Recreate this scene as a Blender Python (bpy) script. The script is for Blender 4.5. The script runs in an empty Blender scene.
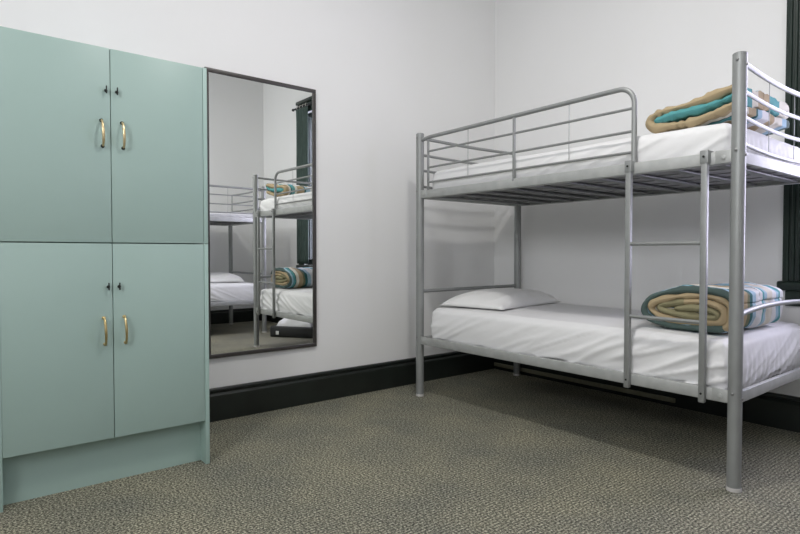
import bpy, bmesh, math, random
from mathutils import Vector, Matrix, noise
S = bpy.context.scene
COL = S.collection
R = math.radians
random.seed(4)

# ------------------------------------------------------------------ camera
cam_d = bpy.data.cameras.new('camera'); cam = bpy.data.objects.new('camera', cam_d); COL.objects.link(cam)
cam_d.sensor_width = 36.0; cam_d.sensor_fit = 'HORIZONTAL'; cam_d.lens = 563.6 / 800 * 36; cam_d.clip_start = 0.02
cam.location = (3.077, -3.454, 0.932)
cam.rotation_euler = (math.pi / 2 - 0.025, 0, 0.8935)
S.camera = cam

# ------------------------------------------------------------------ world, lights, exposure
S.view_settings.view_transform = 'Standard'; S.view_settings.look = 'None'
S.view_settings.gamma = 1.0; S.view_settings.use_curve_mapping = False
S.view_settings.exposure = -0.22
W = bpy.data.worlds.new('sky'); S.world = W; W.use_nodes = True
wb = W.node_tree.nodes['Background']; wb.inputs[0].default_value = (0.78, 0.80, 1.0, 1); wb.inputs[1].default_value = 2.0

def area(name, loc, rot, sx, sy, power, color, shape='RECTANGLE'):
    d = bpy.data.lights.new(name, 'AREA'); d.shape = shape; d.size = sx
    if shape in ('RECTANGLE', 'ELLIPSE'): d.size_y = sy
    d.energy = power; d.color = color
    o = bpy.data.objects.new(name, d); COL.objects.link(o); o.location = loc; o.rotation_euler = rot
    return o
ROOM_X, ROOM_Y, ROOM_Z = 4.22, -5.4, 3.6
# two ceiling lamps, an added fill light and the daylight outside the back window
area('ceiling_lamp_light', (1.95, -2.05, 3.20), (0, 0, 0), 0.20, 0.20, 29, (1.0, 0.975, 0.94), 'DISK')
area('ceiling_lamp_light', (2.20, -4.40, 3.20), (0, 0, 0), 0.20, 0.20, 17, (1.0, 0.975, 0.94), 'DISK')
area('added_fill_light', (3.15, -5.66, 2.5), (R(75), 0, 0), 1.5, 0.9, 88, (0.97, 0.98, 1.0))  # added fill behind the camera, not a known source
area('window_daylight', (2.62, 0.32, 1.72), (R(-90), 0, 0), 1.1, 1.8, 62, (0.80, 0.76, 1.0))

# ------------------------------------------------------------------ materials
def srgb(r, g, b):
    f = lambda c: (c / 255 / 12.92) if c / 255 <= 0.04045 else ((c / 255 + 0.055) / 1.055) ** 2.4
    return (f(r), f(g), f(b), 1)
def mat(name, color, rough=0.6, metal=0.0, spec=0.5, bump=None, var=None):
    """bump=(scale, strength, distance); var=(scale, second colour)"""
    m = bpy.data.materials.new(name); m.use_nodes = True; nt = m.node_tree; p = nt.nodes['Principled BSDF']
    p.inputs['Roughness'].default_value = rough; p.inputs['Metallic'].default_value = metal
    p.inputs['Specular IOR Level'].default_value = spec
    tc = nt.nodes.new('ShaderNodeTexCoord')
    if var:
        n = nt.nodes.new('ShaderNodeTexNoise'); n.inputs['Scale'].default_value = var[0]; n.inputs['Detail'].default_value = 5
        nt.links.new(tc.outputs['Object'], n.inputs['Vector'])
        r = nt.nodes.new('ShaderNodeValToRGB'); r.color_ramp.elements[0].position = 0.35; r.color_ramp.elements[1].position = 0.65
        r.color_ramp.elements[0].color = color; r.color_ramp.elements[1].color = var[1]
        nt.links.new(n.outputs['Fac'], r.inputs[0]); nt.links.new(r.outputs[0], p.inputs['Base Color'])
    else:
        p.inputs['Base Color'].default_value = color
    if bump:
        n = nt.nodes.new('ShaderNodeTexNoise'); n.inputs['Scale'].default_value = bump[0]; n.inputs['Detail'].default_value = 6
        nt.links.new(tc.outputs['Object'], n.inputs['Vector'])
        b = nt.nodes.new('ShaderNodeBump'); b.inputs['Strength'].default_value = bump[1]; b.inputs['Distance'].default_value = bump[2]
        nt.links.new(n.outputs['Fac'], b.inputs['Height']); nt.links.new(b.outputs[0], p.inputs['Normal'])
    return m
M = {}
M['wall'] = mat('wall_paint', (0.87, 0.87, 0.86, 1), 0.75, spec=0.25, bump=(9, 0.12, 0.004), var=(1.3, (0.855, 0.855, 0.845, 1)))
M['ceiling'] = mat('ceiling_paint', (0.8, 0.8, 0.78, 1), 0.9)
M['black_paint'] = mat('black_green_gloss', (0.011, 0.014, 0.012, 1), 0.32, bump=(30, 0.15, 0.002), var=(6, (0.016, 0.021, 0.018, 1)))
M['green_paint'] = mat('dark_green_gloss', (0.012, 0.024, 0.018, 1), 0.35)
M['pale_strip'] = mat('pale_timber', (0.25, 0.24, 0.17, 1), 0.6, var=(12, (0.19, 0.18, 0.12, 1)))
M['mint'] = mat('mint_laminate', (0.335, 0.455, 0.415, 1), 0.42, spec=0.4, bump=(55, 0.1, 0.0012), var=(2.2, (0.35, 0.47, 0.43, 1)))
M['mint_edge'] = mat('mint_edging', (0.37, 0.51, 0.465, 1), 0.45)
M['brass'] = mat('aged_brass', (0.50, 0.38, 0.17, 1), 0.33, 0.9, var=(60, (0.58, 0.46, 0.24, 1)))
M['pale_brass'] = mat('pale_brass', (0.72, 0.58, 0.34, 1), 0.3, 0.75, var=(60, (0.62, 0.48, 0.26, 1)))
M['dark_metal'] = mat('dark_bronze', (0.02, 0.022, 0.02, 1), 0.4, 0.6)
M['silver'] = mat('silver_powder_coat', (0.29, 0.30, 0.295, 1), 0.46, 0.35, bump=(240, 0.12, 0.0006), var=(14, (0.315, 0.327, 0.32, 1)))
M['silver_rail'] = mat('silver_rail_coat', (0.46, 0.47, 0.455, 1), 0.5, 0.3, bump=(200, 0.12, 0.0006), var=(20, (0.40, 0.41, 0.40, 1)))
M['bolt'] = mat('zinc_bolt', (0.28, 0.28, 0.28, 1), 0.35, 0.8)
M['foot'] = mat('white_plastic_foot', (0.62, 0.60, 0.58, 1), 0.5)
M['slat'] = mat('grey_steel_slat', (0.20, 0.205, 0.205, 1), 0.5, 0.3)
M['ticking'] = mat('mattress_ticking', (0.34, 0.335, 0.34, 1), 0.85, bump=(90, 0.4, 0.003), var=(20, (0.27, 0.265, 0.27, 1)))
M['sheet'] = mat('white_cotton_sheet', (0.80, 0.80, 0.80, 1), 0.85, spec=0.2, bump=(14, 0.35, 0.006))
M['pillow'] = mat('white_cotton_pillowcase', (0.80, 0.80, 0.79, 1), 0.85, spec=0.2, bump=(18, 0.45, 0.006))
M['mframe'] = mat('dark_brown_frame', (0.052, 0.046, 0.043, 1), 0.38, bump=(60, 0.2, 0.001))
M['curtain'] = mat('dark_green_curtain', (0.035, 0.062, 0.052, 1), 0.75, var=(9, (0.05, 0.08, 0.07, 1)))
M['rod'] = mat('dark_rod', (0.03, 0.035, 0.035, 1), 0.4, 0.5)
M['ring'] = mat('pale_ring', (0.6, 0.6, 0.55, 1), 0.4)
M['case'] = mat('black_vinyl', (0.012, 0.013, 0.013, 1), 0.5, bump=(80, 0.2, 0.001))
M['tag'] = mat('white_card_tag', (0.7, 0.7, 0.68, 1), 0.6)
M['diffuser'] = mat('frosted_glass', (0.85, 0.85, 0.82, 1), 0.4)
m = bpy.data.materials.new('mirror_glass'); m.use_nodes = True; M['mirror'] = m
p = m.node_tree.nodes['Principled BSDF']; p.inputs['Metallic'].default_value = 1; p.inputs['Roughness'].default_value = 0.0
p.inputs['Base Color'].default_value = (0.90, 0.915, 0.89, 1)
m = bpy.data.materials.new('window_glass'); m.use_nodes = True; M['glass'] = m; nt = m.node_tree
nt.nodes.remove(nt.nodes['Principled BSDF']); t = nt.nodes.new('ShaderNodeBsdfTransparent'); g = nt.nodes.new('ShaderNodeBsdfGlossy')
g.inputs['Roughness'].default_value = 0.02; mx = nt.nodes.new('ShaderNodeMixShader'); mx.inputs[0].default_value = 0.07
nt.links.new(t.outputs[0], mx.inputs[1]); nt.links.new(g.outputs[0], mx.inputs[2]); nt.links.new(mx.outputs[0], nt.nodes['Material Output'].inputs[0])

# carpet: ribbed loop pile, speckled
m = bpy.data.materials.new('ribbed_carpet'); m.use_nodes = True; M['carpet'] = m; nt = m.node_tree; N = nt.nodes; L = nt.links
p = N['Principled BSDF']; p.inputs['Roughness'].default_value = 0.95; p.inputs['Specular IOR Level'].default_value = 0.1
tc = N.new('ShaderNodeTexCoord'); mp = N.new('ShaderNodeMapping'); mp.inputs['Rotation'].default_value = (0, 0, R(0)); L.new(tc.outputs['Object'], mp.inputs[0])
wv = N.new('ShaderNodeTexWave'); wv.wave_type = 'BANDS'; wv.bands_direction = 'X'; wv.inputs['Scale'].default_value = 21.0
wv.inputs['Distortion'].default_value = 0.35; wv.inputs['Detail'].default_value = 2; wv.inputs['Detail Scale'].default_value = 3.0; L.new(mp.outputs[0], wv.inputs[0])
n1 = N.new('ShaderNodeTexNoise'); n1.inputs['Scale'].default_value = 125; n1.inputs['Detail'].default_value = 4; n1.inputs['Roughness'].default_value = 0.7; L.new(mp.outputs[0], n1.inputs[0])
n2 = N.new('ShaderNodeTexNoise'); n2.inputs['Scale'].default_value = 3.0; n2.inputs['Detail'].default_value = 5; L.new(mp.outputs[0], n2.inputs[0])
r1 = N.new('ShaderNodeValToRGB'); e = r1.color_ramp.elements; e[0].position = 0.38; e[0].color = (0.050, 0.050, 0.040, 1); e[1].position = 0.64; e[1].color = (0.68, 0.66, 0.52, 1)
e2 = r1.color_ramp.elements.new(0.5); e2.color = (0.235, 0.230, 0.180, 1)
L.new(n1.outputs['Fac'], r1.inputs[0])
mm = N.new('ShaderNodeMix'); mm.data_type = 'RGBA'; mm.blend_type = 'MULTIPLY'; mm.inputs[0].default_value = 0.62
r2 = N.new('ShaderNodeValToRGB'); r2.color_ramp.elements[0].color = (0.35, 0.35, 0.36, 1); r2.color_ramp.elements[1].color = (1, 1, 1, 1); L.new(wv.outputs['Fac'], r2.inputs[0])
L.new(r1.outputs[0], mm.inputs[6]); L.new(r2.outputs[0], mm.inputs[7])
m2 = N.new('ShaderNodeMix'); m2.data_type = 'RGBA'; m2.blend_type = 'MULTIPLY'; m2.inputs[0].default_value = 1.0
r3 = N.new('ShaderNodeValToRGB'); r3.color_ramp.elements[0].position = 0.3; r3.color_ramp.elements[1].position = 0.7; r3.color_ramp.elements[0].color = (0.80, 0.82, 0.84, 1); r3.color_ramp.elements[1].color = (1.12, 1.10, 1.03, 1)
L.new(n2.outputs['Fac'], r3.inputs[0]); L.new(mm.outputs[2], m2.inputs[6]); L.new(r3.outputs[0], m2.inputs[7]); L.new(m2.outputs[2], p.inputs['Base Color'])
ad = N.new('ShaderNodeMath'); ad.operation = 'ADD'; L.new(wv.outputs['Fac'], ad.inputs[0]); L.new(n1.outputs['Fac'], ad.inputs[1])
bp = N.new('ShaderNodeBump'); bp.inputs['Strength'].default_value = 0.25; bp.inputs['Distance'].default_value = 0.003; L.new(ad.outputs[0], bp.inputs['Height']); L.new(bp.outputs[0], p.inputs['Normal'])

def stripes(name, stops, rough=0.85, nscale=26):
    """fabric striped along object Y (0..0.62 m mapped to 0..1); stops = [(position, colour)]"""
    m = bpy.data.materials.new(name); m.use_nodes = True; nt = m.node_tree; N = nt.nodes; L = nt.links
    p = N['Principled BSDF']; p.inputs['Roughness'].default_value = rough; p.inputs['Specular IOR Level'].default_value = 0.25
    tc = N.new('ShaderNodeTexCoord'); sp = N.new('ShaderNodeSeparateXYZ'); L.new(tc.outputs['Object'], sp.inputs[0])
    dv = N.new('ShaderNodeMath'); dv.operation = 'DIVIDE'; dv.inputs[1].default_value = 0.62; L.new(sp.outputs['Y'], dv.inputs[0])
    n = N.new('ShaderNodeTexNoise'); n.inputs['Scale'].default_value = 7; L.new(tc.outputs['Object'], n.inputs[0])
    ma = N.new('ShaderNodeMath'); ma.operation = 'MULTIPLY_ADD'; ma.inputs[1].default_value = 0.05; L.new(n.outputs['Fac'], ma.inputs[0]); L.new(dv.outputs[0], ma.inputs[2])
    rp = N.new('ShaderNodeValToRGB'); rp.color_ramp.interpolation = 'CONSTANT'; el = rp.color_ramp.elements
    pts = []
    for i, (a, c) in enumerate(stops):
        pts.append((a, c))
    el[0].position = pts[0][0]; el[0].color = pts[0][1]; el[1].position = pts[-1][0]; el[1].color = pts[-1][1]
    for a, c in pts[1:-1]:
        q = el.new(a); q.color = c
    L.new(ma.outputs[0], rp.inputs[0]); L.new(rp.outputs[0], p.inputs['Base Color'])
    n = N.new('ShaderNodeTexNoise'); n.inputs['Scale'].default_value = nscale; n.inputs['Detail'].default_value = 5; L.new(tc.outputs['Object'], n.inputs[0])
    b = N.new('ShaderNodeBump'); b.inputs['Strength'].default_value = 0.5; b.inputs['Distance'].default_value = 0.008
    L.new(n.outputs['Fac'], b.inputs['Height']); L.new(b.outputs[0], p.inputs['Normal'])
    return m
slate, teal, dteal = (0.085, 0.125, 0.115, 1), (0.10, 0.33, 0.34, 1), (0.035, 0.13, 0.13, 1)
pblue, cream, tan = (0.36, 0.52, 0.62, 1), (0.68, 0.65, 0.56, 1), (0.42, 0.33, 0.20, 1)
olive, white = (0.17, 0.18, 0.10, 1), (0.74, 0.74, 0.74, 1)
rest = [(0.075, teal), (0.115, dteal), (0.13, cream), (0.18, tan), (0.26, olive), (0.30, dteal), (0.34, pblue), (0.40, white), (0.52, teal), (0.55, pblue), (0.60, cream), (0.70, white), (0.78, pblue), (0.83, teal), (0.86, white), (0.97, slate)]
M['duvet_outer'] = stripes('striped_duvet_slate_hem', [(0, slate), (0.05, pblue)] + rest)
M['duvet_inner'] = stripes('striped_duvet_tan_hem', [(0, tan), (0.06, cream)] + rest)
M['duvet_mid'] = stripes('striped_duvet_olive_hem', [(0, (0.26, 0.24, 0.14, 1)), (0.06, cream)] + rest)
M['duvet2_outer'] = stripes('folded_duvet_tan_hem', [(0, tan), (0.10, cream), (0.13, dteal), (0.15, teal), (0.21, cream), (0.25, tan), (0.37, dteal), (0.40, pblue), (0.47, white), (0.60, tan), (0.70, cream), (0.85, pblue), (0.93, slate)])
M['duvet2_inner'] = stripes('folded_duvet_teal_hem', [(0, teal), (0.10, teal), (0.30, cream), (0.4, tan), (0.6, teal), (0.8, cream)])

# ------------------------------------------------------------------ mesh helpers
def setp(o, label=None, cat=None, group=None, kind=None):
    if label: o['label'] = label
    if cat: o['category'] = cat
    if group: o['group'] = group
    if kind: o['kind'] = kind
    return o
def obj(name, bm, mats, parent=None, smooth=True, angle=35, loc=None):
    me = bpy.data.meshes.new(name); bmesh.ops.recalc_face_normals(bm, faces=bm.faces); bm.to_mesh(me); bm.free()
    for mm_ in (mats if isinstance(mats, (list, tuple)) else [mats]): me.materials.append(M[mm_])
    if smooth:
        for pl in me.polygons: pl.use_smooth = True
        me.set_sharp_from_angle(angle=R(angle))
    o = bpy.data.objects.new(name, me); COL.objects.link(o)
    if parent: o.parent = parent
    if loc: o.location = loc
    return o
def objs(name, bm, mats, parent=None, **k):
    """one object for every separate piece in bm"""
    bm.verts.ensure_lookup_table(); seen = set(); out = []
    for v in bm.verts:
        if v in seen: continue
        st = [v]; isl = []
        seen.add(v)
        while st:
            w = st.pop(); isl.append(w)
            for e in w.link_edges:
                q = e.other_vert(w)
                if q not in seen: seen.add(q); st.append(q)
        out.append(isl)
    res = []
    for isl in out:
        nb = bmesh.new(); mp_ = {w: nb.verts.new(w.co) for w in isl}
        for f in {f for w in isl for f in w.link_faces}:
            nf = nb.faces.new([mp_[w] for w in f.verts]); nf.material_index = f.material_index
        res.append(obj(name, nb, mats, parent, **k))
    bm.free()
    return res
def empty(name, loc, rz=0):
    o = bpy.data.objects.new(name, None); COL.objects.link(o); o.location = loc; o.rotation_euler = (0, 0, rz); o.empty_display_size = 0.1
    return o
def box(bm, a, b, bevel=0.0, seg=2, mi=0):
    x0, y0, z0 = a; x1, y1, z1 = b
    vs = [bm.verts.new((x, y, z)) for x in (x0, x1) for y in (y0, y1) for z in (z0, z1)]
    fs = [bm.faces.new([vs[i] for i in f]) for f in ((0, 1, 3, 2), (4, 6, 7, 5), (0, 4, 5, 1), (2, 3, 7, 6), (0, 2, 6, 4), (1, 5, 7, 3))]
    for f in fs: f.material_index = mi
    if bevel:
        es = list({e for f in fs for e in f.edges})
        bmesh.ops.bevel(bm, geom=es, offset=bevel, segments=seg, affect='EDGES', profile=0.5)
def tube(bm, pts, r, seg=12, cap=True, mi=0):
    pts = [Vector(p) for p in pts]; rings = []; n = len(pts)
    t0 = (pts[1] - pts[0]).normalized(); ref = Vector((0, 0, 1)) if abs(t0.z) < 0.9 else Vector((1, 0, 0))
    u = t0.cross(ref).normalized()
    for i, p in enumerate(pts):
        t = ((pts[min(i + 1, n - 1)] - p).normalized() + (p - pts[max(i - 1, 0)]).normalized()).normalized()
        u = (u - t * u.dot(t)).normalized(); v = t.cross(u)
        rr = r[i] if isinstance(r, (list, tuple)) else r
        rings.append([bm.verts.new(p + (u * math.cos(2 * math.pi * k / seg) + v * math.sin(2 * math.pi * k / seg)) * rr) for k in range(seg)])
    for a, b in zip(rings, rings[1:]):
        for k in range(seg):
            f = bm.faces.new((a[k], a[(k + 1) % seg], b[(k + 1) % seg], b[k])); f.material_index = mi
    if cap:
        for rg, rev in ((rings[0], True), (rings[-1], False)):
            f = bm.faces.new(list(reversed(rg)) if rev else rg); f.material_index = mi
def lathe(bm, prof, c, axis='Z', seg=20):
    """prof = [(radius, height)] closed at both ends"""
    rings = []
    for r, h in prof:
        ring = []
        for k in range(seg):
            a = 2 * math.pi * k / seg; x, y = r * math.cos(a), r * math.sin(a)
            v = {'Z': (x, y, h), 'X': (h, x, y), 'Y': (x, h, y)}[axis]
            ring.append(bm.verts.new(Vector(c) + Vector(v)))
        rings.append(ring)
    for a, b in zip(rings, rings[1:]):
        for k in range(seg): bm.faces.new((a[k], a[(k + 1) % seg], b[(k + 1) % seg], b[k]))
    bm.faces.new(rings[0]); bm.faces.new(rings[-1])
def prism(bm, prof, axis, a, b):
    """prof = closed [(p, z)] polygon; axis 'X' -> p is y, 'Y' -> p is x"""
    def P(q, t): return (t, q[0], q[1]) if axis == 'X' else (q[0], t, q[1])
    A = [bm.verts.new(P(q, a)) for q in prof]; B = [bm.verts.new(P(q, b)) for q in prof]; n = len(prof)
    for i in range(n): bm.faces.new((A[i], A[(i + 1) % n], B[(i + 1) % n], B[i]))
    bm.faces.new(A); bm.faces.new(B)
def arc(c, r, a0, a1, n, plane='XZ'):
    out = []
    for i in range(n + 1):
        a = R(a0 + (a1 - a0) * i / n); p, q = r * math.cos(a), r * math.sin(a)
        out.append((c[0] + p, c[1], c[2] + q) if plane == 'XZ' else (c[0], c[1] + p, c[2] + q))
    return out
def nz(x, y, z=0.0): return noise.noise(Vector((x, y, z)))

# ------------------------------------------------------------------ the room
def struct(name, bm, m_, **k):
    o = obj(name, bm, m_, **k); o['kind'] = 'structure'; return o
bm = bmesh.new(); box(bm, (-0.12, ROOM_Y - 0.12, -0.1), (ROOM_X + 0.12, 0.16, 0)); struct('floor', bm, 'carpet', smooth=False)
bm = bmesh.new(); box(bm, (-0.12, ROOM_Y - 0.12, ROOM_Z), (ROOM_X + 0.12, 0.16, ROOM_Z + 0.1)); struct('ceiling', bm, 'ceiling', smooth=False)
bm = bmesh.new(); box(bm, (-0.12, ROOM_Y - 0.12, 0), (0, 0.16, ROOM_Z)); struct('wall_left', bm, 'wall', smooth=False)
bm = bmesh.new(); box(bm, (ROOM_X, ROOM_Y - 0.12, 0), (ROOM_X + 0.12, 0.16, ROOM_Z)); struct('wall_right', bm, 'wall', smooth=False)
bm = bmesh.new(); FX0, FX1, FZ0, FZ1 = 2.35, 3.95, 2.0, 3.0       # high opening cut behind the camera for the added fill window
box(bm, (0, ROOM_Y - 0.12, 0), (FX0, ROOM_Y, ROOM_Z)); box(bm, (FX1, ROOM_Y - 0.12, 0), (ROOM_X, ROOM_Y, ROOM_Z))
box(bm, (FX0, ROOM_Y - 0.12, 0), (FX1, ROOM_Y, FZ0)); box(bm, (FX0, ROOM_Y - 0.12, FZ1), (FX1, ROOM_Y, ROOM_Z))
struct('wall_front', bm, 'wall', smooth=False)
bm = bmesh.new()
box(bm, (FX0, ROOM_Y - 0.10, FZ0), (FX0 + 0.05, ROOM_Y + 0.02, FZ1)); box(bm, (FX1 - 0.05, ROOM_Y - 0.10, FZ0), (FX1, ROOM_Y + 0.02, FZ1))
box(bm, (FX0 + 0.05, ROOM_Y - 0.10, FZ0), (FX1 - 0.05, ROOM_Y + 0.02, FZ0 + 0.05)); box(bm, (FX0 + 0.05, ROOM_Y - 0.10, FZ1 - 0.05), (FX1 - 0.05, ROOM_Y + 0.02, FZ1))
w2 = struct('added_fill_window', bm, 'green_paint', smooth=False)  # unseen window, made up to let the fill light in
bm = bmesh.new(); box(bm, (FX0 + 0.05, ROOM_Y - 0.06, FZ0 + 0.05), (FX1 - 0.05, ROOM_Y - 0.055, FZ1 - 0.05)); obj('window_pane', bm, 'glass', w2, smooth=False)  # pane of the added window
WX0, WX1, WZ0, WZ1 = 2.14, 3.10, 0.785, 2.64
bm = bmesh.new()      # back wall with the window opening
box(bm, (0, 0, 0), (WX0, 0.16, ROOM_Z)); box(bm, (WX1, 0, 0), (ROOM_X, 0.16, ROOM_Z))
box(bm, (WX0, 0, 0), (WX1, 0.16, WZ0)); box(bm, (WX0, 0, WZ1), (WX1, 0.16, ROOM_Z))
struct('wall_back', bm, 'wall', smooth=False)
def skirt(sgn):   # (distance from wall, z)
    pr = [(0, 0), (0.026, 0), (0.026, 0.140), (0.023, 0.146), (0.0125, 0.1545), (0.0125, 0.158), (0.017, 0.161), (0.019, 0.167), (0.018, 0.174), (0.013, 0.180), (0, 0.181)]
    return [(sgn * a, z) for a, z in pr]
bm = bmesh.new(); prism(bm, skirt(1), 'Y', ROOM_Y, -0.0005); struct('baseboard_left', bm, 'black_paint', angle=25)
bm = bmesh.new(); prism(bm, skirt(-1), 'X', 0.0265, ROOM_X); struct('baseboard_back', bm, 'black_paint', angle=25)
bm = bmesh.new(); prism(bm, [(ROOM_X - a, z) for a, z in skirt(1)], 'Y', ROOM_Y, -0.0265); struct('baseboard_right', bm, 'black_paint', angle=25)
bm = bmesh.new(); box(bm, (0.035, -0.040, 0.024), (1.48, -0.0262, 0.052), 0.003); struct('trim_1', bm, 'pale_strip')

# window
bm = bmesh.new()
def casing_profile():   # fluted board across 0.115 m
    w, pts = 0.115, [(0, 0)]
    pts += [(0, 0.020), (0.012, 0.024)]
    for k in range(3):
        c = 0.026 + k * 0.025
        pts += [(c, 0.024), (c + 0.004, 0.016), (c + 0.012, 0.016), (c + 0.016, 0.024)]
    pts += [(w - 0.012, 0.024), (w, 0.018), (w, 0)]
    return pts
cp = casing_profile()
def vprism(bm, prof, z0, z1):
    A = [bm.verts.new((q[0], -q[1], z0)) for q in prof]; B = [bm.verts.new((q[0], -q[1], z1)) for q in prof]; n = len(prof)
    for i in range(n): bm.faces.new((A[i], A[(i + 1) % n], B[(i + 1) % n], B[i]))
    bm.faces.new(A); bm.faces.new(B)
vprism(bm, [(WX0 - 0.115 + a, b) for a, b in cp], WZ0, WZ1 + 0.115)
vprism(bm, [(WX1 + a, b) for a, b in cp], WZ0, WZ1 + 0.115)
prism(bm, [(-b, WZ1 + a) for a, b in cp], 'X', WX0 + 0.0005, WX1 - 0.0005)
box(bm, (WX0 - 0.135, -0.04, WZ1 + 0.1155), (WX1 + 0.135, 0, WZ1 + 0.155), 0.006)
win = struct('window_1', bm, 'green_paint')
bm = bmesh.new(); box(bm, (WX0 - 0.135, -0.046, 0.735), (WX1 + 0.135, -0.0005, 0.7845), 0.010, 3)
box(bm, (WX0 - 0.10, -0.028, 0.655), (WX1 + 0.10, -0.0005, 0.7345), 0.004)
obj('window_sill', bm, 'green_paint', win)
bm = bmesh.new()
y0, y1 = 0.05, 0.10
box(bm, (WX0, y0, WZ0), (WX0 + 0.05, y1, WZ1)); box(bm, (WX1 - 0.05, y0, WZ0), (WX1, y1, WZ1))
box(bm, (WX0 + 0.05, y0, WZ0), (WX1 - 0.05, y1, WZ0 + 0.07)); box(bm, (WX0 + 0.05, y0, WZ1 - 0.05), (WX1 - 0.05, y1, WZ1))
box(bm, (WX0 + 0.05, y0 - 0.01, 1.69), (WX1 - 0.05, y1, 1.735))
obj('window_sash', bm, 'green_paint', win, smooth=False)
for za, zb in ((WZ0 + 0.07, 1.69), (1.735, WZ1 - 0.05)):
    bm = bmesh.new(); box(bm, (WX0 + 0.05, 0.072, za), (WX1 - 0.05, 0.077, zb)); obj('window_pane', bm, 'glass', win, smooth=False)

# ------------------------------------------------------------------ cupboards
CF = 0.621
Y0, Y1, YM = -3.328, -2.559, -2.942
def bow_handle(bm, bf, y, z0, z1, bulge=0.0):
    n = 16; pts = []
    for i in range(n + 1):
        s = i / n; pts.append((CF + 0.010 + 0.020 * math.sin(math.pi * s) ** 0.55, y + bulge * s, z1 + (z0 - z1) * s))
    tube(bm, pts, [0.0042 + 0.0010 * math.sin(math.pi * i / n) for i in range(n + 1)], 10)
    for z, dy in ((z1, 0), (z0, bulge)):
        lathe(bf, [(0.007, CF), (0.007, CF + 0.002), (0.0052, CF + 0.004), (0.0052, CF + 0.0115), (0.003, CF + 0.013)], (0, y + dy, z), 'X', 12)
def cupboard(z0, z1, label, handle_z, lock_z, hm, lower):
    rt = empty('storage_cupboard', (0.0, 0.0, z0)); setp(rt, label, 'cupboard')
    kids = []
    bm = bmesh.new(); BX = 0.004 + (0.026 if lower else 0.0)
    bt = 0.018
    zb = 0.193 if lower else z0
    bx = 0.030 if lower else 0.004
    box(bm, (bx, Y1 - bt, z0), (CF, Y1, z1), 0.001); box(bm, (bx, Y0, z0), (CF, Y0 + bt, z1), 0.001)
    box(bm, (bx, Y0 + bt, zb), (CF - 0.020, Y1 - bt, zb + bt)); box(bm, (bx, Y0 + bt, z1 - bt), (CF - 0.020, Y1 - bt, z1))
    box(bm, (bx, Y0 + bt, zb + bt), (bx + 0.006, Y1 - bt, z1 - bt))
    kids += objs('cabinet_panel', bm, 'mint_edge', None)
    if lower:
        bm = bmesh.new(); box(bm, (CF - 0.082, Y0 + bt, 0.0), (CF - 0.066, Y1 - bt, zb)); kids.append(obj('kick_board', bm, 'mint', None, smooth=False))
    for side in (-1, 1):
        a, b = (Y0 + bt + 0.001, YM - 0.0013) if side < 0 else (YM + 0.0013, Y1 - bt - 0.0018)
        bm = bmesh.new(); box(bm, (CF - 0.019, a, zb + 0.001), (CF, b, z1 - 0.0015), 0.0012)
        d = obj('door', bm, 'mint'); kids.append(d)
        yh = YM + (-0.034 if side < 0 else 0.040)
        bm = bmesh.new(); bf = bmesh.new(); bow_handle(bm, bf, yh, handle_z[0], handle_z[1], 0.004)
        h = obj('handle', bm, hm); h.parent = d
        objs('handle_mount', bf, 'dark_metal' if not lower else 'brass', d)
        yl = YM + (-0.016 if side < 0 else 0.023)
        bm = bmesh.new(); lathe(bm, [(0.0062, CF), (0.0062, CF + 0.002), (0.005, CF + 0.003), (0.005, CF + 0.006), (0.003, CF + 0.008)], (0, yl, lock_z), 'X', 14)
        obj('lock', bm, 'dark_metal', d)
        bm = bmesh.new(); box(bm, (CF + 0.0081, yl - 0.002, lock_z - 0.013), (CF + 0.016, yl + 0.002, lock_z + 0.016), 0.0008); obj('key', bm, 'dark_metal', d)
    for k in kids:
        k.parent = rt
        k.matrix_parent_inverse = Matrix.Translation((0, 0, -z0))
    return rt
cupboard(0.0, 0.9705, 'mint green lower double-door cupboard with kick board, standing on the carpet', (0.572, 0.676), 0.798, 'brass', True)
cupboard(0.9725, 1.736, 'mint green upper double-door cupboard stacked on top of the lower one', (1.350, 1.449), 1.568, 'pale_brass', False)

# ------------------------------------------------------------------ mirror on the left wall
MY0, MY1, MZ0, MZ1 = -2.352, -1.662, 0.349, 1.939
MIRROR_TURN = 0.0025
mr = empty('wall_mirror', (0.003, (MY0 + MY1) / 2, MZ0)); setp(mr, 'tall rectangular mirror in a thin dark frame hanging on the left wall beside the cupboards', 'mirror')
hw, hh = (MY1 - MY0) / 2, MZ1 - MZ0
mr.rotation_euler = (0, 0, MIRROR_TURN)
bm = bmesh.new(); fw = 0.022
box(bm, (0, -hw, 0), (0.020, hw, fw), 0.003); box(bm, (0, -hw, hh - fw), (0.020, hw, hh), 0.003)
box(bm, (0, -hw, fw), (0.020, -hw + fw, hh - fw), 0.003); box(bm, (0, hw - fw, fw), (0.020, hw, hh - fw), 0.003)
obj('mirror_frame', bm, 'mframe', mr)
bm = bmesh.new(); box(bm, (0.002, -hw + fw, fw), (0.012, hw - fw, hh - fw)); obj('mirror_glass', bm, 'mirror', mr, smooth=False)

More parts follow.
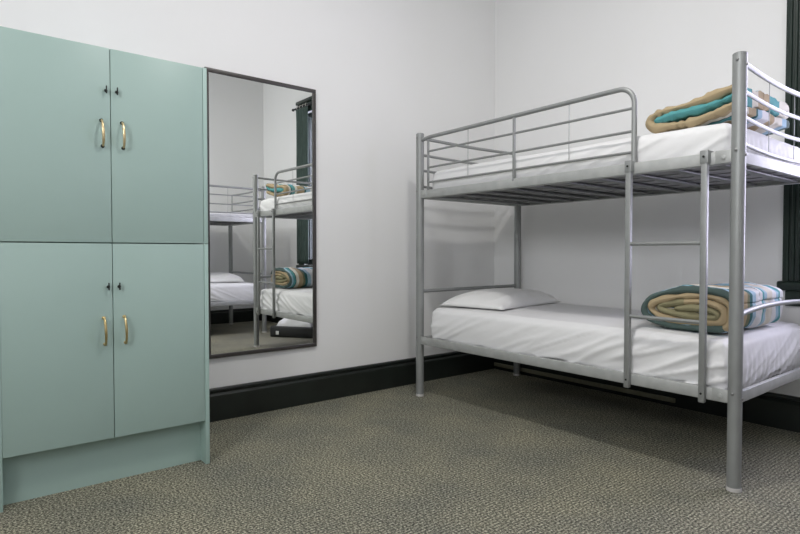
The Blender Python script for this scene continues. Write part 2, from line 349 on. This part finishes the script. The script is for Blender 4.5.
# ------------------------------------------------------------------ bunk bed (local: x from head to foot, y from front to back)
BL, BW, PH = 1.885, 0.977, 1.70
def bunk(loc, rz, label):
    rt = empty('bunk_bed', loc, rz); setp(rt, label, 'bunk bed')
    RZ = ((0.340, 0.389), (1.283, 1.333))
    for x, y, top in ((0, 0, PH), (BL, 0, PH), (0, BW, 1.345), (BL, BW, 1.345)):
        bm = bmesh.new(); r = 0.0255
        tube(bm, [(x, y, 0.012), (x, y, top - 0.004)], r, 24)
        po = obj('post', bm, 'silver', rt)
        bm = bmesh.new(); lathe(bm, [(r - 0.003, top - 0.005), (r + 0.0005, top - 0.005), (r + 0.0005, top - 0.001), (r - 0.004, top + 0.003), (0.006, top + 0.004)], (x, y, 0), 'Z', 24)
        obj('post_cap', bm, 'silver', po)
        bm = bmesh.new(); lathe(bm, [(r + 0.0015, 0), (r + 0.002, 0.003), (r + 0.001, 0.014), (r - 0.002, 0.015)], (x, y, 0), 'Z', 24)
        obj('foot_cap', bm, 'foot', po)
        bm = bmesh.new(); s = -1 if x == 0 else 1
        for z in (0.365, 1.31) + ((1.655,) if top == PH else ()):
            lathe(bm, [(0.006, r - 0.002), (0.006, r + 0.003), (0.003, r + 0.005)], (x, y, z), 'X', 8) if s > 0 else lathe(bm, [(0.006, -r + 0.002), (0.006, -r - 0.003), (0.003, -r - 0.005)], (x, y, z), 'X', 8)
            q = -1 if y == 0 else 1
            if top == PH or z < 1: lathe(bm, [(0.006, q * (r - 0.002)), (0.006, q * (r + 0.003)), (0.003, q * (r + 0.005))], (x, y, z + 0.018), 'Y', 8)
        objs('post_bolt', bm, 'bolt', po)
    for z0, z1 in RZ:
        for y in (0, BW):
            q = 1 if y == 0 else -1
            bm = bmesh.new()
            box(bm, (0.030, y - 0.011, z0), (BL - 0.030, y + 0.011, z1), 0.0035)
            so = obj('side_rail', bm, 'silver_rail', rt)
            bm = bmesh.new(); ya, yb = sorted((y + q * 0.0112, y + q * 0.034)); box(bm, (0.030, ya, z0), (BL - 0.030, yb, z0 + 0.004)); obj('rail_flange', bm, 'silver_rail', so)
            bm = bmesh.new()
            for xs in (0.020, BL - 0.080):
                box(bm, (xs, y - q * 0.0115 - 0.0015, z0 + 0.002), (xs + 0.060, y - q * 0.0115 + 0.0015, z1 + 0.003), 0.001)
            objs('rail_bracket', bm, 'silver_rail', so); bm = bmesh.new()
            for xs in (0.020, BL - 0.080): lathe(bm, [(0.0095, -q * 0.0125), (0.0095, -q * 0.0165), (0.005, -q * 0.018)], (xs + 0.030, y, (z0 + z1) / 2), 'Y', 14)
            objs('rail_bolt', bm, 'silver_rail', so)
        for x in (0, BL):
            bm = bmesh.new(); box(bm, (x - 0.010, 0.024, z0), (x + 0.010, BW - 0.024, z1 - 0.004), 0.003); obj('end_rail', bm, 'silver_rail', rt)
        n = 10
        for i in range(n):
            x = 0.10 + (BL - 0.2) * i / (n - 1)
            bm = bmesh.new(); box(bm, (x - 0.024, 0.0115, z0 + 0.0045), (x + 0.024, BW - 0.0115, z0 + 0.0135), 0.002); obj('slat', bm, 'slat', rt)
        bm = bmesh.new()
        for k in range(6):
            y = 0.12 + (BW - 0.24) * k / 5
            tube(bm, [(0.011, y, z0 + 0.0165), (BL - 0.011, y, z0 + 0.0165)], 0.0024, 6)
        obj('wire_mesh', bm, 'slat', rt)
    # end bars
    for x, s in ((0, 1), (BL, -1)):
        bm = bmesh.new(); yb = BW - 0.058
        def bow(z, y_end, amp=0.011):
            return [(x + s * amp * math.sin(math.pi * t), 0.0255 * 0.6 + (y_end - 0.0153) * t, z - 0.010 * math.sin(math.pi * t)) for t in [i / 16 for i in range(17)]]
        tube(bm, bow(1.674, yb), 0.0105, 12)
        for z in (1.566, 1.466, 1.362): tube(bm, bow(z, yb), 0.0085, 10)
        tube(bm, [(x, yb, 1.336 - 0.02), (x, yb, 1.672)], 0.0065, 12)
        if x:
            tube(bm, [(x + s * 0.0125, 0.35, 1.66), (x + s * 0.0125, 0.35, 1.36)], 0.0016, 6)
            tube(bm, [(x + s * 0.0115, 0.66, 1.66), (x + s * 0.0115, 0.66, 1.36)], 0.0016, 6)
        objs('end_guard_bar', bm, 'silver', rt)
        bm = bmesh.new()
        tube(bm, [(x - s * 0.0 + (s * 0.016 * math.sin(math.pi * t) if x else 0), 0.020 + (BW - 0.04) * t, 0.684 + (0.022 * math.sin(math.pi * t) ** 0.6 if x else 0)) for t in [i / 18 for i in range(19)]], 0.0115, 12)
        obj('end_bar', bm, 'silver', rt)
    # front guard rail
    bm = bmesh.new(); xe = 1.458
    tube(bm, [(0.018, 0, 1.655), (0.05, 0, 1.662), (0.10, 0, 1.667)] + [(xe - 0.085 - 1.2 * (1 - i / 6), 0, 1.667 + 0.006 * i / 6) for i in range(7)][1:] + arc((xe - 0.075, 0, 1.598), 0.075, 85, 0, 8) + [(xe, 0, 1.45), (xe, 0, 1.334)], 0.0118, 14)
    gr = obj('guard_rail', bm, 'silver', rt)
    bm = bmesh.new()
    for z in (1.577, 1.475, 1.382): tube(bm, [(0.078, 0, z), (xe, 0, z)], 0.0066, 8)
    objs('guard_bar', bm, 'silver', gr)
    bm = bmesh.new()
    box(bm, (0.770, -0.008, 1.320), (0.784, 0.004, 1.664), 0.002); box(bm, (0.074, -0.007, 1.334), (0.086, 0.005, 1.660), 0.002)
    objs('guard_upright', bm, 'silver', gr)
    bm = bmesh.new(); lathe(bm, [(0.007, -0.0082), (0.007, -0.011), (0.004, -0.012)], (0.777, 0, 1.326), 'Y', 10); obj('guard_bolt', bm, 'bolt', gr)
    bm = bmesh.new()
    for xw in (0.430, 1.120): tube(bm, [(xw, 0, 1.664), (xw, 0, 1.382)], 0.0019, 6)
    objs('guard_wire', bm, 'silver', gr)
    # ladder
    for xs in (1.450, 1.772):
        bm = bmesh.new(); box(bm, (xs - 0.0125, -0.036, 0.328), (xs + 0.0125, -0.0135, 1.336), 0.004)
        st = obj('ladder_stile', bm, 'silver', rt)
        bm = bmesh.new(); box(bm, (xs - 0.0165, -0.0385, 1.288), (xs + 0.0165, 0.018, 1.3415), 0.004)
        obj('ladder_hook', bm, 'silver', st)
        bm = bmesh.new()
        for z in (0.365, 1.316): lathe(bm, [(0.0045, -0.0386 if z > 1 else -0.0361), (0.0045, -0.043 if z > 1 else -0.039), (0.002, -0.044 if z > 1 else -0.040)], (xs, 0, z), 'Y', 8)
        objs('ladder_bolt', bm, 'dark_metal', st)
    for z in (0.651, 0.972):
        bm = bmesh.new(); tube(bm, [(1.452, -0.0248, z), (1.770, -0.0248, z)], 0.0085, 12); obj('ladder_rung', bm, 'silver', rt)
    return rt
bunk((0.305, -1.058, 0), 0, 'silver tubular metal bunk bed along the back wall, nearest the camera')
bunk((3.077, -0.55, 0), R(-90), 'silver tubular metal bunk bed seen only in the mirror, at its left side')

# ------------------------------------------------------------------ mattresses
def mattress(loc, rz, label, h, side_puff=0.0, seed=0, wr=1.0):
    rt = empty('mattress', loc, rz); setp(rt, label, 'mattress')
    LX, LY = BL - 0.132, BW - 0.064      # local, centred
    bm = bmesh.new(); box(bm, (-LX / 2, -LY / 2, 0), (LX / 2, LY / 2, h * 0.9), 0.018, 3); obj('mattress_body', bm, 'ticking', rt)
    # fitted sheet: rounded box shell without a bottom
    bm = bmesh.new(); nx, ny, nzv = 190, 90, 22; r = 0.035
    a, b = LX / 2 + 0.006, LY / 2 + 0.006; zt = h + 0.004
    cache = {}
    def shape(x, y, z):
        key = (round(x, 5), round(y, 5), round(z, 5))
        if key in cache: return cache[key]
        ix, iy, iz = max(-a + r, min(a - r, x)), max(-b + r, min(b - r, y)), min(zt - r, z)
        d = Vector((x - ix, y - iy, z - iz)); n = d.normalized() if d.length > 1e-6 else Vector((0, 0, 1))
        p_ = Vector((ix, iy, iz)) + n * r if d.length > 1e-6 else Vector((x, y, z))
        fz = z / zt
        if abs(n.x) + abs(n.y) > 0.3:         # side: soft bulge and pulled folds
            bulge = math.sin(math.pi * min(1, fz)) * 0.010 + side_puff * math.sin(math.pi * min(1, 0.25 + 0.75 * fz))
            t = p_.x if abs(n.y) > abs(n.x) else p_.y
            w = t * 0.80 - p_.z * 1.9
            w2 = t * 0.50 + p_.z * 0.9
            mask = 0.25 + 1.1 * max(0, nz(t * 1.6 + seed, 3.3)) + 0.55 * max(0, min(1, (t + 0.1) * 1.6))
            f = (1 - abs(nz(w * 9 + seed, w2 * 2.2, 1.7)) * 2.6)
            f = max(0, f) ** 2
            g = nz(w * 22 + seed, w2 * 3, 5.1)
            p_ = p_ + n * (bulge + wr * mask * (0.013 * f + 0.004 * g) * (0.35 + 0.65 * math.sin(math.pi * min(1, 0.15 + 0.8 * fz))) - 0.004)
            if abs(n.x) > 0.6:              # gathers on the end
                p_ = p_ + n * 0.0035 * math.sin(p_.y * 120 + 3 * nz(p_.y * 8, 0, 2)) * max(0, 1 - fz * 1.1)
            if z < 0.02: p_.z += 0.006 + 0.012 * nz(t * 7 + seed, 8.8)
        topw = max(0.0, n.z)
        if topw > 0:
            x_, y_ = p_.x, p_.y
            p_.z += topw * (0.0035 * nz(x_ * 3 + seed, y_ * 3) + 0.004 * max(0, 1 - abs(nz(x_ * 2.2 + y_ * 1.4 + seed, y_ * 4.5, 3)) * 5) * max(0, nz(x_ * 1.5, y_ * 1.5, 9) + 0.25))
            p_.z += topw * 0.010 * (1 - (x_ / a) ** 4) * (1 - (y_ / b) ** 4)
        v = bm.verts.new(p_); cache[key] = v; return v
    def grid(f, n1, n2):
        for i in range(n1):
            for j in range(n2):
                vs = [f(i, j), f(i + 1, j), f(i + 1, j + 1), f(i, j + 1)]
                if len(set(vs)) == 4:
                    try: bm.faces.new(vs)
                    except ValueError: pass
    X_ = lambda i: -a + 2 * a * i / nx
    Y_ = lambda j: -b + 2 * b * j / ny
    Z_ = lambda k: zt * k / nzv
    grid(lambda i, j: shape(X_(i), Y_(j), zt), nx, ny)
    for ys in (-b, b): grid(lambda i, k: shape(X_(i), ys, Z_(k)), nx, nzv)
    for xs in (-a, a): grid(lambda j, k: shape(xs, Y_(j), Z_(k)), ny, nzv)
    o = obj('fitted_sheet', bm, 'sheet', rt, angle=180)
    return rt
cx0, cy0 = 0.305 + BL / 2, -1.058 + BW / 2
mattress((cx0 + 0.020, cy0, 0.3605), 0, 'white-sheeted lower mattress under the pillow and the thick rolled duvet', 0.215, 0.006, 2.0, 1.35)
mattress((cx0 + 0.020, cy0, 1.3035), 0, 'white-sheeted upper mattress carrying the flat folded duvet', 0.150, 0.0, 7.0, 0.5)
c2 = Matrix.Rotation(R(-90), 4, 'Z') @ Vector((BL / 2 + 0.020, BW / 2, 0)) + Vector((3.077, -0.55, 0))
mattress((c2.x, c2.y, 0.3605), R(-90), 'white-sheeted lower mattress seen in the mirror at left, with a pillow on it', 0.215, 0.006, 5.0, 1.1)
mattress((c2.x, c2.y, 1.3035), R(-90), 'thin white-sheeted upper mattress of the mirrored bunk, no bedding on it', 0.088, 0.0, 11.0, 0.5)

# ------------------------------------------------------------------ pillows
def pillow(loc, rz, label, lx, ly, h, seed):
    bm = bmesh.new(); n, m_ = 56, 72; top = []; bot = []
    for i in range(n + 1):
        rt_, rb_ = [], []
        for j in range(m_ + 1):
            u, v = -1 + 2 * i / n, -1 + 2 * j / m_
            pin = 1 - 0.07 * (1 - abs(v) ** 2) * abs(u) ** 6
            pin2 = 1 - 0.05 * (1 - abs(u) ** 2) * abs(v) ** 6
            x, y = u * lx / 2 * pin, v * ly / 2 * pin2
            e_ = ((1 - abs(u) ** 2.6) * (1 - abs(v) ** 3.0)) ** 0.55 if abs(u) < 1 and abs(v) < 1 else 0
            wrk = 0.010 * nz(x * 6 + seed, y * 6, 1) + 0.010 * max(0, 1 - abs(nz(x * 5 + y * 3 + seed, y * 9 - x * 4, 4)) * 4) * (0.3 + abs(u) * abs(v))
            zt_ = h * e_ + wrk * min(1, e_ * 3)
            zb_ = 0.005 * (1 - min(1, e_ * 2.5))
            p1 = bm.verts.new((x, y, max(zt_, zb_ + 0.0005) if e_ > 0 else 0.006 + 0.003 * nz(x * 20, y * 20)))
            rt_.append(p1); rb_.append(p1 if e_ == 0 else bm.verts.new((x, y, zb_)))
        top.append(rt_); bot.append(rb_)
    for g in (top, bot):
        for i in range(n):
            for j in range(m_):
                vs = [g[i][j], g[i + 1][j], g[i + 1][j + 1], g[i][j + 1]]
                try: bm.faces.new(vs)
                except ValueError: pass
    o = obj('pillow', bm, 'pillow', None, angle=180); o.location = loc; o.rotation_euler = (0, 0, rz)
    setp(o, label, 'pillow'); return o
pillow((0.595, -0.585, 0.593), R(9), 'plump white pillow at the head of the near lower bunk', 0.47, 0.76, 0.098, 0)
pillow((3.60, -0.90, 0.594), R(-82), 'plump white pillow on the lower bunk seen in the mirror', 0.46, 0.74, 0.10, 5)

# ------------------------------------------------------------------ duvets
def catmull(P, t):
    n = len(P) - 1; t = max(0, min(n - 1e-6, t * n)); i = int(t); f = t - i
    g = lambda k: P[max(0, min(n, k))]
    a, b, c, d = g(i - 1), g(i), g(i + 1), g(i + 2)
    return tuple(0.5 * ((2 * b[q]) + (-a[q] + c[q]) * f + (2 * a[q] - 5 * b[q] + 4 * c[q] - d[q]) * f * f + (-a[q] + 3 * b[q] - 3 * c[q] + d[q]) * f ** 3) for q in (0, 1))
def duvet(name, loc, rz, label, P, mseg, th, yl, mats, xmax, seed=0, pleat=0.0, puff=0.3):
    """P = centre line of the folded layers in local x, z (0 = underside); mseg(u) picks the material"""
    # resample evenly
    raw = [catmull(P, q / 1200) for q in range(1201)]; acc = [0]
    for a_, b_ in zip(raw, raw[1:]): acc.append(acc[-1] + math.hypot(b_[0] - a_[0], b_[1] - a_[1]))
    n = int(acc[-1] / 0.0065); m_ = 56; line = []; q = 0
    for k in range(n + 1):
        d = acc[-1] * k / n
        while q < 1199 and acc[q + 1] < d: q += 1
        line.append(raw[q])
    bm = bmesh.new(); O_, I_ = [], []
    for k in range(n + 1):
        x, z = line[k]; x1, z1 = line[max(0, k - 2)]; x2, z2 = line[min(n, k + 2)]
        tx, tz = x2 - x1, z2 - z1; l = math.hypot(tx, tz) or 1; nx_, nz_ = tz / l, -tx / l; D = acc[-1] * k / n
        ro, ri = [], []
        for j in range(m_ + 1):
            v = j / m_; v = v - 0.09 * math.sin(2 * math.pi * v) / (2 * math.pi) * 2; edge = min(v, 1 - v) * yl / (th * 0.75)
            tap = math.sqrt(max(0.0, 1 - (1 - min(1, edge)) ** 2)) * 0.93 + 0.07
            tap *= min(1, 0.35 + 0.22 * min(k, n - k))
            sgn = 1 if v < 0.5 else -1
            y = v * yl + sgn * (0.016 * nz(D * 5 + seed, v) + 0.007 * nz(D * 17, seed, v))
            pu = 1 + puff * nz(D * 9 + seed, v * 7, 2) + puff * 0.7 * nz(D * 26, v * 16, seed)
            fr = max(0, 1 - min(v, 1 - v) * 9)
            pu += pleat * fr * (0.5 + 1.6 * nz(D * 8, 3.1, seed)) * math.sin(D * 170 + 6 * nz(D * 9, seed))
            hh_ = th / 2 * tap * pu
            wx = 0.010 * nz(x * 6 + seed, y * 6, z * 8); wz = 0.009 * nz(x * 7, y * 6 + seed, z * 5) * min(1, z / 0.03)
            out = []
            for sg in (1, -1):
                X, Z = x + sg * nx_ * hh_ + wx, z + sg * nz_ * hh_ + wz
                Z = max(Z, 0.0005 + 0.002 * max(0, nz(X * 20, y * 20)))
                out.append((min(X, xmax), y, Z))
            ro.append(bm.verts.new(out[0])); ri.append(bm.verts.new(out[1]))
        O_.append(ro); I_.append(ri)
    for k in range(n):
        c = mseg(k / n)
        for j in range(m_):
            for g in (O_, I_):
                f = bm.faces.new((g[k][j], g[k + 1][j], g[k + 1][j + 1], g[k][j + 1])); f.material_index = c
        for j in (0, m_):
            f = bm.faces.new((O_[k][j], O_[k + 1][j], I_[k + 1][j], I_[k][j])); f.material_index = c
    for k in (0, n):
        for j in range(m_):
            f = bm.faces.new((O_[k][j], O_[k][j + 1], I_[k][j + 1], I_[k][j])); f.material_index = mseg(k / n)
    o = obj(name, bm, mats, None, angle=180); o.location = loc; o.rotation_euler = (0, 0, rz)
    setp(o, label, 'duvet'); return o
# lower: nested folds, slate layer outermost, tan and beige inside
PL = [(0.16, 0.120), (0.25, 0.125), (0.335, 0.115), (0.355, 0.090), (0.32, 0.076), (0.20, 0.086), (0.115, 0.098), (0.085, 0.120), (0.12, 0.142), (0.22, 0.158), (0.32, 0.158),
      (0.375, 0.135), (0.382, 0.085), (0.35, 0.054), (0.22, 0.050), (0.10, 0.062), (0.050, 0.100), (0.065, 0.145), (0.14, 0.178), (0.26, 0.196), (0.35, 0.194), (0.402, 0.160),
      (0.408, 0.085), (0.38, 0.028), (0.28, 0.018), (0.14, 0.020), (0.050, 0.042), (0.014, 0.090), (0.030, 0.150), (0.085, 0.196), (0.18, 0.222), (0.30, 0.230), (0.39, 0.216), (0.425, 0.170)]
PL = [(x * 0.93 + 0.022, z * 0.775 - 0.001) for x, z in PL]
duvet('rolled_duvet', (1.712, -0.925, 0.591), R(-1), 'thick rolled duvet with green and tan layers and blue stripes on the lower bunk', PL,
      lambda u: 2 if u < 0.24 else (1 if u < 0.55 else (0 if u > 0.66 else 1)), 0.031, 0.56, ['duvet_outer', 'duvet_inner', 'duvet_mid'], 0.418, 1.0, 0.05, 0.55)
PU = [(0.045, 0.060), (0.12, 0.066), (0.22, 0.076), (0.32, 0.090), (0.385, 0.112), (0.392, 0.136), (0.33, 0.130), (0.24, 0.108), (0.15, 0.096), (0.07, 0.096), (0.022, 0.078), (0.022, 0.048),
      (0.06, 0.028), (0.16, 0.026), (0.24, 0.034), (0.32, 0.052), (0.39, 0.070)]
duvet('folded_duvet', (1.762, -0.965, 1.468), R(-1), 'flat folded tan and teal striped duvet on the upper bunk', PU,
      lambda u: 1 if u < 0.33 else 0, 0.037, 0.60, ['duvet2_outer', 'duvet2_inner'], 0.378, 4.0, 0.25, 0.70)

# ------------------------------------------------------------------ curtains and rod
rd = empty('curtain_rod', (2.60, -0.055, 2.705)); setp(rd, 'dark curtain rod above the window, its end reflected in the mirror', 'curtain rod')
bm = bmesh.new(); tube(bm, [(-0.63, 0, 0), (0.65, 0, 0)], 0.011, 12); obj('rod', bm, 'rod', rd)
bm = bmesh.new()
for sx in (-0.63, 0.65):
    s = 1 if sx > 0 else -1
    lathe(bm, [(0.008, s * 0.0), (0.016, s * 0.008), (0.018, s * 0.020), (0.012, s * 0.034), (0.004, s * 0.040)], (sx, 0, 0), 'X', 14)
objs('finial', bm, 'rod', rd)
bm = bmesh.new()
for sx in (-0.585, 0.60): box(bm, (sx - 0.006, -0.004, -0.02), (sx + 0.006, 0.0295, 0.004), 0.002)
objs('rod_bracket', bm, 'rod', rd)
def curtain(x0, x1, label, seed):
    rt = empty('curtain', ((x0 + x1) / 2, -0.055, 0.80)); setp(rt, label, 'curtain')
    w = x1 - x0; bm = bmesh.new(); n, m_ = 90, 30; H = 1.886; F, B = [], []
    for i in range(n + 1):
        f_, b_ = [], []
        for j in range(m_ + 1):
            s = i / n; z = H * j / m_; k = 4.5
            yy = 0.013 * math.sin(s * k * 2 * math.pi + 0.5 * nz(z * 1.2, seed)) * (0.8 + 0.2 * nz(s * 4, z)) - 0.003
            if z > H - 0.08: yy = yy * 0.5 - 0.004
            x = -w / 2 + w * s + 0.006 * nz(s * 3, z * 1.5, seed)
            f_.append(bm.verts.new((x, yy, z))); b_.append(bm.verts.new((x, yy - 0.003, z)))
        F.append(f_); B.append(b_)
    for g in (F, B):
        for i in range(n):
            for j in range(m_): bm.faces.new((g[i][j], g[i + 1][j], g[i + 1][j + 1], g[i][j + 1]))
    for i in range(n):
        for j in (0, m_): bm.faces.new((F[i][j], F[i + 1][j], B[i + 1][j], B[i][j]))
    for j in range(m_):
        for i in (0, n): bm.faces.new((F[i][j], F[i][j + 1], B[i][j + 1], B[i][j]))
    obj('curtain_panel', bm, 'curtain', rt, angle=180)
    for k in range(4):
        bm = bmesh.new(); x = -w / 2 + w * (k + 0.5) / 4; pts = [(x, 0.019 * math.cos(t), 1.905 + 0.019 * math.sin(t)) for t in [2 * math.pi * q / 20 for q in range(21)]]
        tube(bm, pts, 0.004, 8, cap=False); obj('curtain_ring', bm, 'ring', rt)
curtain(2.90, 3.18, 'dark green curtain reflected in the mirror at its right edge', 8)

# ------------------------------------------------------------------ suitcase and laundry beyond the bed foot (seen in the mirror)
cs = empty('suitcase', (2.60, -0.36, 0.0), R(-36)); setp(cs, 'low black suitcase with a white tag, reflected at the mirror bottom', 'suitcase')
bm = bmesh.new(); box(bm, (-0.27, -0.17, 0.0), (0.27, 0.17, 0.118), 0.014, 3); obj('case_shell', bm, 'case', cs)
bm = bmesh.new(); box(bm, (0.16, -0.1725, 0.028), (0.195, -0.1702, 0.068), 0.0005); obj('luggage_tag', bm, 'tag', cs)
bm = bmesh.new(); n = 40; G = []
for i in range(n + 1):
    row = []
    for j in range(n + 1):
        u, v = -1 + 2 * i / n, -1 + 2 * j / n; e_ = max(0, (1 - abs(u) ** 3) * (1 - abs(v) ** 3))
        row.append(bm.verts.new((u * 0.21 * (1 + 0.06 * nz(v * 3, 2)), v * 0.135 * (1 + 0.06 * nz(u * 3, 5)), (0.105 + 0.05 * nz(u * 2.5, v * 2.5, 6)) * e_ ** 0.5 + 0.004 * nz(u * 9, v * 9))))
    G.append(row)
for r_ in G:
    for v_ in r_: v_.co.z = max(0.001, v_.co.z)
for i in range(n):
    for j in range(n): bm.faces.new((G[i][j], G[i + 1][j], G[i + 1][j + 1], G[i][j + 1]))
lb = [bm.verts.new((v_.co.x, v_.co.y, 0.0)) for v_ in [G[i][0] for i in range(n + 1)] + [G[n][j] for j in range(1, n + 1)] + [G[i][n] for i in range(n - 1, -1, -1)] + [G[0][j] for j in range(n - 1, 0, -1)]]
edge = [G[i][0] for i in range(n + 1)] + [G[n][j] for j in range(1, n + 1)] + [G[i][n] for i in range(n - 1, -1, -1)] + [G[0][j] for j in range(n - 1, 0, -1)]
for i in range(len(lb)): bm.faces.new((edge[i], edge[(i + 1) % len(lb)], lb[(i + 1) % len(lb)], lb[i]))
bm.faces.new(lb)
o = obj('crumpled_towel', bm, 'sheet', None, angle=180); o.location = (2.60, -0.36, 0.1185); o.rotation_euler = (0, 0, R(-36)); setp(o, 'white crumpled cloth heaped on the black suitcase', 'towel')

# ------------------------------------------------------------------ ceiling lamp fittings (out of frame, where the light comes from)
for x, y in ((1.95, -2.05), (2.20, -4.40)):
    l = empty('ceiling_light', (x, y, ROOM_Z)); setp(l, 'round white pendant light hanging from the ceiling', 'ceiling light', 'ceiling lights')
    bm = bmesh.new(); lathe(bm, [(0.02, -0.0005), (0.05, -0.0005), (0.05, -0.02), (0.008, -0.03), (0.008, -0.30), (0.02, -0.305)], (0, 0, 0), 'Z', 24); obj('lamp_stem', bm, 'diffuser', l)
    bm = bmesh.new(); lathe(bm, [(0.02, -0.3055), (0.09, -0.312), (0.14, -0.345), (0.15, -0.385), (0.145, -0.385), (0.135, -0.350), (0.085, -0.320), (0.02, -0.314)], (0, 0, 0), 'Z', 32); obj('lamp_shade', bm, 'diffuser', l)
